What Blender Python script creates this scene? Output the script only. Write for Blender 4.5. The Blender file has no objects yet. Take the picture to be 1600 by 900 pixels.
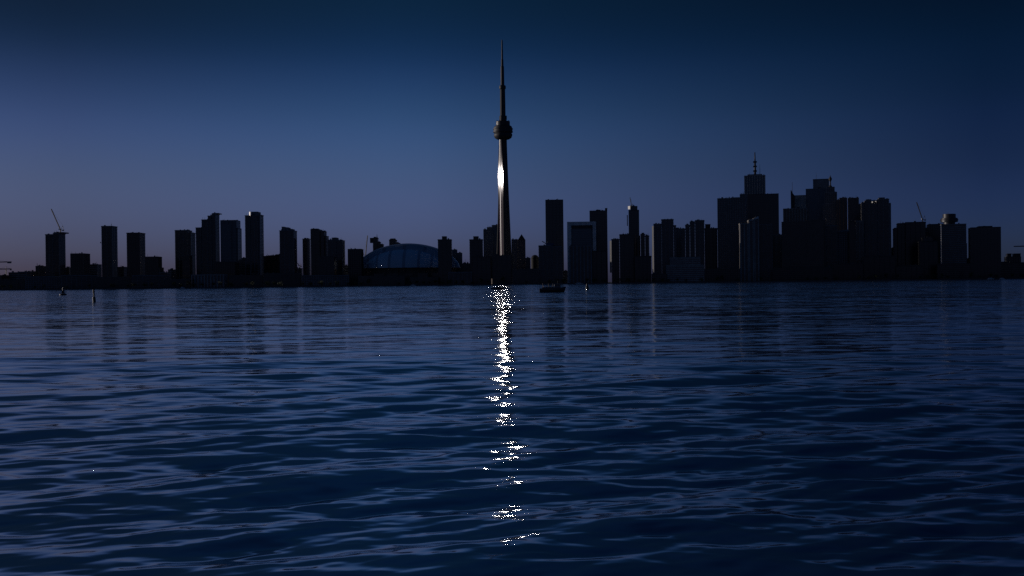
import bpy, math, random
import numpy as np
from mathutils import Vector, Matrix

random.seed(7)
C = bpy.context.scene.collection
SC = bpy.context.scene
R = math.radians

# ------------------------------------------------------------------ camera
F = 1600.0                      # focal length in pixels of the 1600 wide photograph
CAM_H = 3.0
ROLL = math.atan(0.01125)
PITCH = math.atan(7.5 / F)
cam_d = bpy.data.cameras.new('camera')
cam = bpy.data.objects.new('camera', cam_d); C.objects.link(cam)
cam_d.sensor_width = 36.0; cam_d.lens = 36.0 * F / 1600.0
cam_d.clip_start = 0.1; cam_d.clip_end = 200000
cam.matrix_world = (Matrix.Translation((0, 0, CAM_H)) @ Matrix.Rotation(R(90) - PITCH, 4, 'X')
                    @ Matrix.Rotation(-ROLL, 4, 'Z'))
SC.camera = cam


def at(x, y, D):
    """point at depth D (metres along +Y) that the photograph shows at pixel x, y"""
    dx, dy = x - 800.0, y - 450.0
    a = dx * math.cos(ROLL) - dy * math.sin(ROLL)
    b = -dx * math.sin(ROLL) - dy * math.cos(ROLL)
    Y = F * math.cos(PITCH) + b * math.sin(PITCH)
    Z = b * math.cos(PITCH) - F * math.sin(PITCH)
    return Vector((a / Y * D, D, CAM_H + Z / Y * D))


# ------------------------------------------------------------------ light
SUN_EL, SUN_AZ = R(5.95), R(70)          # azimuth counted from +Y towards -X (to the left)
SUN_DIR = Vector((-math.sin(SUN_AZ) * math.cos(SUN_EL), math.cos(SUN_AZ) * math.cos(SUN_EL), math.sin(SUN_EL)))
sun_d = bpy.data.lights.new('sun', 'SUN'); sun_d.energy = 3.0; sun_d.angle = R(0.5); sun_d.color = (1.0, 0.90, 0.83)
sun = bpy.data.objects.new('sun', sun_d); C.objects.link(sun)
sun.rotation_euler = (-SUN_DIR).to_track_quat('-Z', 'Y').to_euler()

world = bpy.data.worlds.new('World'); SC.world = world; world.use_nodes = True
nt = world.node_tree; nt.nodes.clear()
n_out = nt.nodes.new('ShaderNodeOutputWorld'); n_bg = nt.nodes.new('ShaderNodeBackground')
sky = nt.nodes.new('ShaderNodeTexSky'); sky.sky_type = 'NISHITA'; sky.sun_disc = False
sky.sun_elevation = SUN_EL; sky.sun_rotation = -SUN_AZ
sky.air_density = 1.0; sky.dust_density = 0.6; sky.ozone_density = 3.0; sky.altitude = 0
tc = nt.nodes.new('ShaderNodeTexCoord'); sep = nt.nodes.new('ShaderNodeSeparateXYZ')
nt.links.new(tc.outputs['Generated'], sep.inputs[0])
# the dusk grade of the air: a tint that changes with height above the horizon
rampz = nt.nodes.new('ShaderNodeMapRange'); rampz.inputs['From Min'].default_value = 0.0; rampz.inputs['From Max'].default_value = 0.5
nt.links.new(sep.outputs['Z'], rampz.inputs['Value'])
SKY_STOPS = (0.0, 0.058, 0.183, 0.306, 0.42, 0.54, 1.0)
SKY_WEST = ((0.309, 0.325, 1.13), (0.373, 0.406, 1.246), (0.579, 0.564, 1.166), (0.459, 0.49, 0.982), (0.177, 0.244, 0.47), (0.095, 0.152, 0.244), (0.137, 0.262, 0.437))
SKY_NORTH = ((0.412, 0.473, 1.978), (0.515, 0.601, 2.025), (0.721, 0.758, 1.671), (0.55, 0.712, 1.356), (0.219, 0.391, 0.787), (0.096, 0.238, 0.401), (0.137, 0.353, 0.63))
SKY_EAST = ((0.216, 0.325, 1.271), (0.227, 0.34, 1.271), (0.17, 0.241, 0.723), (0.105, 0.181, 0.458), (0.055, 0.141, 0.303), (0.047, 0.103, 0.198), (0.069, 0.157, 0.315))


def node(tp, **kw):
    n = nt.nodes.new(tp)
    for k, v in kw.items(): setattr(n, k, v)
    return n


def ramp(cols):
    c = node('ShaderNodeValToRGB'); c.color_ramp.interpolation = 'CARDINAL'
    while len(c.color_ramp.elements) < len(cols): c.color_ramp.elements.new(0.5)
    for e, p, col in zip(c.color_ramp.elements, SKY_STOPS, cols): e.position = p; e.color = (*[v / 2.5 for v in col], 1)
    nt.links.new(rampz.outputs[0], c.inputs[0]); return c.outputs[0]


def mathn(op, a, b=None):
    n = node('ShaderNodeMath', operation=op)
    for i, v in enumerate((a, b)):
        if v is None: continue
        if isinstance(v, (int, float)): n.inputs[i].default_value = v
        else: nt.links.new(v, n.inputs[i])
    return n.outputs[0]


def mrange(v, a, b, c, d):
    n = node('ShaderNodeMapRange', interpolation_type='SMOOTHSTEP' if c != 0 else 'LINEAR')
    nt.links.new(v, n.inputs['Value'])
    for k, x in zip(('From Min', 'From Max', 'To Min', 'To Max'), (a, b, c, d)): n.inputs[k].default_value = x
    return n.outputs[0]


def mixc(f, a, b, bt='MIX'):
    n = node('ShaderNodeMix', data_type='RGBA', blend_type=bt)
    if isinstance(f, (int, float)): n.inputs['Factor'].default_value = f
    else: nt.links.new(f, n.inputs['Factor'])
    nt.links.new(a, n.inputs['A']); nt.links.new(b, n.inputs['B']); return n.outputs['Result']


hor = mathn('SQRT', mathn('ADD', mathn('MULTIPLY', sep.outputs['X'], sep.outputs['X']), mathn('MULTIPLY', sep.outputs['Y'], sep.outputs['Y'])))
hor = mathn('MAXIMUM', hor, 0.001)
sx = mathn('DIVIDE', sep.outputs['X'], hor); sy = mathn('DIVIDE', sep.outputs['Y'], hor)
col = mixc(mrange(sx, -.40, -.12, 0, 1), ramp(SKY_WEST), ramp(SKY_NORTH))
col = mixc(mrange(sx, -.08, .42, 0, 1), col, ramp(SKY_EAST))
col = mixc(1.0, sky.outputs[0], col, 'MULTIPLY')
behind = mrange(sy, -.3, .7, 1.0, .999)          # the sky opposite the dusk glow is darker
behind = mathn('MULTIPLY', behind, 2.5)
hs = node('ShaderNodeVectorMath', operation='SCALE'); nt.links.new(col, hs.inputs[0]); nt.links.new(behind, hs.inputs['Scale'])
nt.links.new(hs.outputs[0], n_bg.inputs['Color'])
n_bg.inputs['Strength'].default_value = 0.10
nt.links.new(n_bg.outputs[0], n_out.inputs[0])

SC.view_settings.view_transform = 'Standard'; SC.view_settings.look = 'None'
SC.view_settings.exposure = -1.0; SC.view_settings.gamma = 1.0
SC.view_settings.use_curve_mapping = False
SC.render.engine = 'CYCLES'
cy = SC.cycles
cy.max_bounces = 5; cy.diffuse_bounces = 2; cy.glossy_bounces = 4; cy.transmission_bounces = 2
cy.sample_clamp_direct = 0; cy.sample_clamp_indirect = 0; cy.blur_glossy = 0
cy.caustics_reflective = False; cy.caustics_refractive = False; cy.use_adaptive_sampling = False
cy.filter_width = 1.5
SC.cycles.use_denoising = False


# ------------------------------------------------------------------ helpers
def tag(o, label=None, cat=None, group=None, kind=None):
    if label: o['label'] = label
    if cat: o['category'] = cat
    if group: o['group'] = group
    if kind: o['kind'] = kind
    return o


def empty(name, loc, rz=0.0):
    o = bpy.data.objects.new(name, None); C.objects.link(o)
    o.location = loc; o.rotation_euler = (0, 0, rz); o.empty_display_size = 1
    return o


class MB:
    """collects boxes, bars, prisms and lathes and links them as one mesh object"""
    def __init__(s): s.v = []; s.f = []; s.m = []; s.smooth = []
    def add(s, vs, fs, mi=0, smooth=False):
        b = len(s.v); s.v.extend(vs)
        for f in fs: s.f.append([b + i for i in f]); s.m.append(mi); s.smooth.append(smooth)
    def box(s, x0, x1, y0, y1, z0, z1, mi=0):
        vs = [(x0, y0, z0), (x1, y0, z0), (x1, y1, z0), (x0, y1, z0), (x0, y0, z1), (x1, y0, z1), (x1, y1, z1), (x0, y1, z1)]
        s.add(vs, [(0, 3, 2, 1), (4, 5, 6, 7), (0, 1, 5, 4), (1, 2, 6, 5), (2, 3, 7, 6), (3, 0, 4, 7)], mi)
    def prism(s, pts, z0, z1, mi=0, top=None):
        """pts counter-clockwise seen from above; top: other outline for the upper end"""
        n = len(pts); top = top or pts
        zt = z1 if isinstance(z1, (list, tuple)) else [z1] * n
        vs = [(p[0], p[1], z0) for p in pts] + [(p[0], p[1], z) for p, z in zip(top, zt)]
        s.add(vs, [tuple(range(n - 1, -1, -1)), tuple(range(n, 2 * n))] +
              [(i, (i + 1) % n, n + (i + 1) % n, n + i) for i in range(n)], mi)
    def xz(s, pts, y0, y1, mi=0):
        """outline in x,z (counter-clockwise seen from the front, -Y) pushed from y0 back to y1"""
        n = len(pts)
        vs = [(p[0], y0, p[1]) for p in pts] + [(p[0], y1, p[1]) for p in pts]
        s.add(vs, [tuple(range(n)), tuple(range(2 * n - 1, n - 1, -1))] +
              [((i + 1) % n, i, n + i, n + (i + 1) % n) for i in range(n)], mi)
    def bar(s, a, b, r, mi=0, n=4, r2=None):
        a = Vector(a); b = Vector(b); d = (b - a).normalized(); r2 = r if r2 is None else r2
        u = d.orthogonal().normalized(); w = d.cross(u)
        vs = []
        for p, rr in ((a, r), (b, r2)):
            for k in range(n):
                t = 2 * math.pi * (k + .5) / n
                vs.append(tuple(p + u * math.cos(t) * rr + w * math.sin(t) * rr))
        s.add(vs, [tuple(range(n - 1, -1, -1)), tuple(range(n, 2 * n))] +
              [(i, (i + 1) % n, n + (i + 1) % n, n + i) for i in range(n)], mi, smooth=n > 6)
    def lathe(s, prof, n=48, mi=0, cx=0, cy_=0, smooth=False):
        vs = []
        for r, z in prof:
            for k in range(n):
                t = 2 * math.pi * k / n
                vs.append((cx + r * math.cos(t), cy_ + r * math.sin(t), z))
        fs = []
        for j in range(len(prof) - 1):
            for k in range(n):
                k2 = (k + 1) % n
                fs.append((j * n + k, j * n + k2, (j + 1) * n + k2, (j + 1) * n + k))
        m = len(prof) - 1
        fs.append(tuple(range(n - 1, -1, -1))); fs.append(tuple(m * n + k for k in range(n)))
        s.add(vs, fs, mi, smooth)
    def build(s, name, mats, parent=None, loc=None):
        me = bpy.data.meshes.new(name); me.from_pydata([tuple(v) for v in s.v], [], s.f)
        if not isinstance(mats, (list, tuple)): mats = [mats]
        for m in mats: me.materials.append(m)
        me.polygons.foreach_set('material_index', s.m)
        me.polygons.foreach_set('use_smooth', s.smooth)
        me.update()
        o = bpy.data.objects.new(name, me); C.objects.link(o)
        if parent: o.parent = parent
        if loc: o.location = loc
        return o


def copy_tree(o, parent=None):
    c = o.copy(); C.objects.link(c); c.parent = parent
    for ch in list(o.children): copy_tree(ch, c)
    return c


# ------------------------------------------------------------------ materials
def mat(name, col, rough=0.7, metal=0.0, spec=0.5, var=0.25, scale=0.08, zstretch=1.0, ior=None):
    """principled material whose colour and gloss wander with soft weathering noise"""
    m = bpy.data.materials.new(name); m.use_nodes = True; t = m.node_tree
    b = t.nodes['Principled BSDF']
    tcn = t.nodes.new('ShaderNodeTexCoord'); mp = t.nodes.new('ShaderNodeMapping')
    mp.inputs['Scale'].default_value = (1, 1, zstretch)
    no = t.nodes.new('ShaderNodeTexNoise'); no.inputs['Scale'].default_value = scale; no.inputs['Detail'].default_value = 5
    t.links.new(tcn.outputs['Object'], mp.inputs[0]); t.links.new(mp.outputs[0], no.inputs['Vector'])
    r = t.nodes.new('ShaderNodeValToRGB')
    r.color_ramp.elements[0].position = .3; r.color_ramp.elements[1].position = .7
    r.color_ramp.elements[0].color = (*[c * (1 - var) for c in col], 1)
    r.color_ramp.elements[1].color = (*[min(1, c * (1 + var)) for c in col], 1)
    t.links.new(no.outputs[0], r.inputs[0]); t.links.new(r.outputs[0], b.inputs['Base Color'])
    mr = t.nodes.new('ShaderNodeMapRange'); mr.inputs['To Min'].default_value = max(0, rough * .8); mr.inputs['To Max'].default_value = min(1, rough * 1.2)
    t.links.new(no.outputs[0], mr.inputs['Value']); t.links.new(mr.outputs[0], b.inputs['Roughness'])
    b.inputs['Metallic'].default_value = metal; b.inputs['Specular IOR Level'].default_value = spec
    if ior: b.inputs['IOR'].default_value = ior
    return m


M = dict(
    pale=mat('pale_precast_concrete', (.40, .38, .36)),
    grey=mat('grey_concrete', (.26, .26, .26)),
    dark=mat('dark_anodised_metal', (.035, .035, .04), .45, .3),
    brown=mat('brown_precast_concrete', (.17, .13, .11)),
    brick=mat('red_brown_brick', (.20, .11, .085)),
    white=mat('white_painted_metal', (.75, .75, .74), .5),
    glass=mat('blue_window_glass', (.02, .035, .055), .12, spec=.6, scale=.3),
    dglass=mat('dark_window_glass', (.012, .014, .02), .16, spec=.45, scale=.3),
    tglass=mat('teal_window_glass', (.02, .05, .075), .22, .15, spec=.6, scale=.2),
    roofm=mat('roof_gravel', (.12, .12, .12), .9),
    steel=mat('galvanised_steel', (.05, .05, .053), .6, .3),
    paint=mat('dark_red_paint', (.05, .018, .015), .5),
    green=mat('green_buoy_paint', (.015, .035, .025), .45),
    hull=mat('dark_hull_paint', (.02, .022, .03), .35),
    tower=mat('slipformed_concrete', (.065, .065, .07), .85, scale=.03, zstretch=.3),
    podm=mat('pod_metal_cladding', (.04, .043, .05), .6, .2),
    dome=mat('white_roof_membrane', (.62, .70, .80), .35, var=.08, scale=.03),
    seam=mat('roof_seam', (.24, .27, .32), .5),
    middome=mat('darker_roof_membrane', (.36, .41, .48), .45, var=.08, scale=.03),  # the roof membrane in a darker tone
    bark=mat('tree_bark', (.06, .05, .04), .9, scale=2),
    leaf=mat('tree_leaves', (.05, .075, .03), .7, scale=.6, var=.4),
    rubber=mat('black_rubber', (.02, .02, .02), .8),
    quay=mat('quay_concrete', (.12, .12, .12), .9, scale=.2),
    land=mat('city_ground', (.06, .065, .06), .95, scale=.02),
    fabric=mat('blue_canvas', (.08, .12, .2), .8),
)


def plain(name, col, rough, metal=0, spec=.5):
    m = bpy.data.materials.new(name); m.use_nodes = True; b = m.node_tree.nodes['Principled BSDF']
    b.inputs['Base Color'].default_value = (*col, 1); b.inputs['Roughness'].default_value = rough
    b.inputs['Metallic'].default_value = metal; b.inputs['Specular IOR Level'].default_value = spec
    return m


M['polish'] = plain('glint_reflector_metal', (.06, .06, .06), .42, 1.0)  # for the reflectors added to make sun glints on the towers
M['mirror'] = plain('glint_panel_metal', (.036, .036, .037), .027, 1.0)  # for the mirror panel added to the great tower's shaft
M['lift'] = plain('elevator_shaft_glass', (.14, .14, .142), .4, 1.0)

# ------------------------------------------------------------------ water
def water():
    rng = np.random.default_rng(11)
    th = np.concatenate([np.linspace(-180, -50, 40, endpoint=False), np.linspace(-50, -31, 60, endpoint=False),
                         np.linspace(-31, 31, 820, endpoint=False), np.linspace(31, 50, 60, endpoint=False), np.linspace(50, 180, 40, endpoint=False)])
    r = [1.0]
    while r[-1] < 9.0: r.append(r[-1] + 0.12)
    while r[-1] < 1900: r.append(r[-1] + max(0.035, r[-1] ** 2 / (1600 * CAM_H) * 1.0))
    r += [2300, 4000, 9000, 25000, 80000]
    r = np.array(r); nr, nt_ = len(r), len(th)
    T, RR = np.meshgrid(np.radians(th), r)
    X = RR * np.sin(T); Y = RR * np.cos(T); Z = np.zeros_like(X)
    dr = np.gradient(r)[:, None]
    n = 180
    lam = np.exp(rng.uniform(np.log(0.17), np.log(6.5), n))
    pick = rng.random(n) < .55
    dirs = np.radians(np.where(pick, -70 + rng.normal(0, 17, n), -98 + rng.normal(0, 24, n)))
    wt = np.exp(-((np.log(lam) - np.log(1.0)) / 1.0) ** 2) + 0.25
    slope = wt * 1.0
    slope *= 0.078 / math.sqrt((slope ** 2).sum() / 2)
    # a low swell running in at a slant
    lam = np.concatenate([lam, rng.uniform(2.4, 5.5, 9)]); slope = np.concatenate([slope, np.full(9, .017)])
    dirs = np.concatenate([dirs, np.radians(-72 + rng.normal(0, 9, 9))])
    fade_far = np.exp(-(RR / 700.0) ** 2)
    calm = 0.80 + 0.22 * np.exp(-(RR / 26.0) ** 2)
    for l, d, s in zip(lam, dirs, slope):
        k = 2 * math.pi / l; a = s / k
        vis = np.clip((l / dr - 3.0) / 3.0, 0, 1)
        ph = k * (X * math.cos(d) + Y * math.sin(d)) + rng.uniform(0, 6.28)
        Z += (a * vis) * (np.sin(ph) + 0.16 * np.cos(2 * ph))
    # slow gusts: patches of livelier and calmer water
    g = 1 + 0.35 * np.sin(X / 23 + 1.3 * np.sin(Y / 31)) * np.sin(Y / 17 + 0.7)
    Z *= g * fade_far * calm
    Z *= np.clip((RR - 1) / 4, 0, 1)
    V = np.stack([X, Y, Z], -1).reshape(-1, 3)
    V = np.concatenate([V, [[0, 0, 0]]])
    i = np.arange(nr - 1)[:, None]; j = np.arange(nt_)[None, :]; j2 = (j + 1) % nt_
    q = np.stack([i * nt_ + j, (i + 1) * nt_ + j, (i + 1) * nt_ + j2, i * nt_ + j2], -1).reshape(-1, 4)
    q = q[:, ::-1]
    nq = len(q); tri = np.array([[nr * nt_, jj, (jj + 1) % nt_] for jj in range(nt_)])[:, ::-1]
    me = bpy.data.meshes.new('water')
    me.vertices.add(len(V)); me.vertices.foreach_set('co', V.astype(np.float32).ravel())
    loops = np.concatenate([q.ravel(), tri.ravel()]).astype(np.int32)
    me.loops.add(len(loops)); me.loops.foreach_set('vertex_index', loops)
    starts = np.concatenate([np.arange(nq) * 4, nq * 4 + np.arange(len(tri)) * 3]).astype(np.int32)
    me.polygons.add(nq + len(tri)); me.polygons.foreach_set('loop_start', starts)
    me.update(calc_edges=True); me.validate()
    me.polygons.foreach_set('use_smooth', np.ones(len(me.polygons), bool))
    m = bpy.data.materials.new('lake_water'); m.use_nodes = True; t = m.node_tree; b = t.nodes['Principled BSDF']
    b.inputs['Base Color'].default_value = (.020, .036, .075, 1)
    b.inputs['Roughness'].default_value = WATER_ROUGH; b.inputs['IOR'].default_value = 1.6
    geo = t.nodes.new('ShaderNodeNewGeometry')
    hs = None
    # (scale per metre, stretch across, rotation, height in metres)
    for sc_, sx, rot, h, det in ((0.12, .5, 8, .16, 2), (0.45, .42, -7, .12, 2), (1.6, .45, 14, .03, 1), (5.0, .5, 4, .0035, 1)):
        mp = t.nodes.new('ShaderNodeMapping'); mp.inputs['Rotation'].default_value = (0, 0, R(rot)); mp.inputs['Scale'].default_value = (sx * sc_, sc_, sc_)
        no = t.nodes.new('ShaderNodeTexNoise'); no.inputs['Scale'].default_value = 1; no.inputs['Detail'].default_value = det; no.inputs['Roughness'].default_value = .45
        t.links.new(geo.outputs['Position'], mp.inputs[0]); t.links.new(mp.outputs[0], no.inputs['Vector'])
        mu = t.nodes.new('ShaderNodeMath'); mu.operation = 'MULTIPLY'; mu.inputs[1].default_value = h
        t.links.new(no.outputs[0], mu.inputs[0])
        if hs is None: hs = mu.outputs[0]
        else:
            ad = t.nodes.new('ShaderNodeMath'); ad.operation = 'ADD'
            t.links.new(hs, ad.inputs[0]); t.links.new(mu.outputs[0], ad.inputs[1]); hs = ad.outputs[0]
    # farther out the mesh is too coarse for the short waves, so the bump carries them
    ln = t.nodes.new('ShaderNodeVectorMath'); ln.operation = 'LENGTH'; t.links.new(geo.outputs['Position'], ln.inputs[0])
    mg = t.nodes.new('ShaderNodeMapRange'); t.links.new(ln.outputs['Value'], mg.inputs['Value'])
    for k_, v_ in zip(('From Min', 'From Max', 'To Min', 'To Max'), (20, 200, .8, 1.2)): mg.inputs[k_].default_value = v_
    m2 = t.nodes.new('ShaderNodeMath'); m2.operation = 'MULTIPLY'; t.links.new(hs, m2.inputs[0]); t.links.new(mg.outputs[0], m2.inputs[1]); hs = m2.outputs[0]
    bu = t.nodes.new('ShaderNodeBump'); bu.inputs['Strength'].default_value = 1; bu.inputs['Distance'].default_value = WATER_BUMP
    t.links.new(hs, bu.inputs['Height']); 
    # far off a bump map is averaged away, so the slopes of the chop are added to the normal itself
    last = bu.outputs[0]
    def vm(op, a_, b_2):
        q = t.nodes.new('ShaderNodeVectorMath'); q.operation = op
        for i_, v_ in enumerate((a_, b_2)):
            if v_ is None: continue
            if isinstance(v_, (tuple, float, int)):
                (q.inputs['Scale'] if op == 'SCALE' else q.inputs[i_]).default_value = v_
            elif op == 'SCALE' and i_ == 1: t.links.new(v_, q.inputs['Scale'])
            else: t.links.new(v_, q.inputs[i_])
        return q.outputs[0]
    far = t.nodes.new('ShaderNodeMapRange'); t.links.new(ln.outputs['Value'], far.inputs['Value'])
    for k_, v_ in zip(('From Min', 'From Max', 'To Min', 'To Max'), (25, 220, 0.0, 1.0)): far.inputs[k_].default_value = v_
    tot = None
    for sc_, sx, rot, amp in ((.10, .55, 6, CHOP[0]), (.36, .5, -5, CHOP[1]), (1.4, .6, 10, CHOP[2])):
        mp = t.nodes.new('ShaderNodeMapping'); mp.inputs['Rotation'].default_value = (0, 0, R(rot)); mp.inputs['Scale'].default_value = (sx * sc_, sc_, sc_)
        no = t.nodes.new('ShaderNodeTexNoise'); no.inputs['Scale'].default_value = 1; no.inputs['Detail'].default_value = 1.5
        t.links.new(geo.outputs['Position'], mp.inputs[0]); t.links.new(mp.outputs[0], no.inputs['Vector'])
        q = vm('MULTIPLY', vm('SUBTRACT', no.outputs['Color'], (.5, .5, .5)), (amp * .8, amp, 0.0))
        tot = q if tot is None else vm('ADD', tot, q)
    nn_ = vm('ADD', last, vm('SCALE', tot, far.outputs[0]))
    nz = t.nodes.new('ShaderNodeVectorMath'); nz.operation = 'NORMALIZE'; t.links.new(nn_, nz.inputs[0])
    t.links.new(nz.outputs[0], b.inputs['Normal'])
    # extra glossy layer added over the water body to brighten its reflections
    gl = t.nodes.new('ShaderNodeBsdfGlossy'); gl.inputs['Roughness'].default_value = WATER_ROUGH; gl.inputs['Color'].default_value = (.80, .90, 1.0, 1)
    t.links.new(nz.outputs[0], gl.inputs['Normal'])
    mx = t.nodes.new('ShaderNodeMixShader'); mx.inputs[0].default_value = ADDED_SHEEN
    t.links.new(b.outputs[0], mx.inputs[1]); t.links.new(gl.outputs[0], mx.inputs[2]); t.links.new(mx.outputs[0], t.nodes['Material Output'].inputs[0])
    me.materials.append(m)
    o = bpy.data.objects.new('water', me); C.objects.link(o)
    tag(o, 'dark blue rippled lake water with long low waves', 'water', kind='structure')


WATER_BUMP = 1.0
WATER_ROUGH = 0.08
ADDED_SHEEN = 0.40
CHOP = (.34, .46, .50)
water()

SHORE = 1900.0
GZ = 1.6        # height of the quay
mb = MB(); mb.box(-40000, 40000, SHORE + 1.2, 90000, -6, GZ); ground = mb.build('ground', M['land'])
tag(ground, 'dark low city ground behind the waterfront', 'ground', kind='structure')
mb = MB(); mb.box(-4000, 4000, SHORE, SHORE + 1.195, -3, GZ + .25)
for x in range(-1500, 1500, 12): mb.box(x, x + .8, SHORE - .25, SHORE - .002, -1, GZ)
tag(mb.build('quay_wall', M['quay']), 'long concrete quay wall along the far shore under the skyline', 'wall')


# ------------------------------------------------------------------ buildings
STY = {  # floor height, slab thickness, slab reach, pier spacing, pier width, pier reach
    'condo': (3.1, .45, 1.1, 9.0, .8, .3),
    'office': (4.0, .9, .35, 4.5, .9, .55),
    'stripe': (4.0, .5, .2, 6.5, 2.2, 1.6),
    'glass': (4.0, .35, .18, 6.0, .25, .26),
    'band': (3.8, 1.5, .5, 14.0, .5, .52),
    'plain': (6.5, .4, .15, 9.0, .5, .22),
}


def block(mb, x0, x1, y0, y1, z0, z1, style):
    """one block of a tower: a glass core with floor slabs and piers, slot 0 wall, slot 1 glass"""
    fh, st, sr, ps, pw, pr = STY[style]
    e = max(sr, pr) + .1
    if x1 - x0 < 4 * e or y1 - y0 < 4 * e: e = .1 * min(x1 - x0, y1 - y0)
    sr = min(sr, e); pr = min(pr, e)
    ax0, ax1, ay0, ay1 = x0 + e, x1 - e, y0 + e, y1 - e
    mb.box(ax0, ax1, ay0, ay1, z0, z1 - .4, 1)
    z = z0 + fh
    while z < z1 - 2:
        mb.box(ax0 - sr, ax1 + sr, ay0 - sr, ay1 + sr, z - st, z, 0); z += fh
    n = max(1, round((ax1 - ax0) / ps))
    for i in range(n + 1):
        c = ax0 + (ax1 - ax0) * i / n
        mb.box(c - pw / 2, c + pw / 2, ay0 - pr, ay0 + .3, z0, z1 - .6, 0)
        mb.box(c - pw / 2, c + pw / 2, ay1 - .3, ay1 + pr, z0, z1 - .6, 0)
    n = max(1, round((ay1 - ay0) / ps))
    for i in range(1, n):
        c = ay0 + (ay1 - ay0) * i / n
        mb.box(ax0 - pr, ax0 + .3, c - pw / 2, c + pw / 2, z0, z1 - .6, 0)
        mb.box(ax1 - .3, ax1 + pr, c - pw / 2, c + pw / 2, z0, z1 - .6, 0)
    mb.box(x0, x1, y0, y1, z1 - 1.4, z1, 0)      # parapet


def mast(h, r):
    mb = MB(); mb.bar((0, 0, 0), (0, 0, h * .55), r, n=8, r2=r * .8); mb.bar((0, 0, h * .55), (0, 0, h), r * .65, n=8, r2=r * .4)
    for k in (.15, .35, .55): mb.box(-r * 1.5, r * 1.5, -r * 1.5, r * 1.5, h * k, h * k + r)
    return mb


BLD = {}
FACE = 'face'


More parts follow.
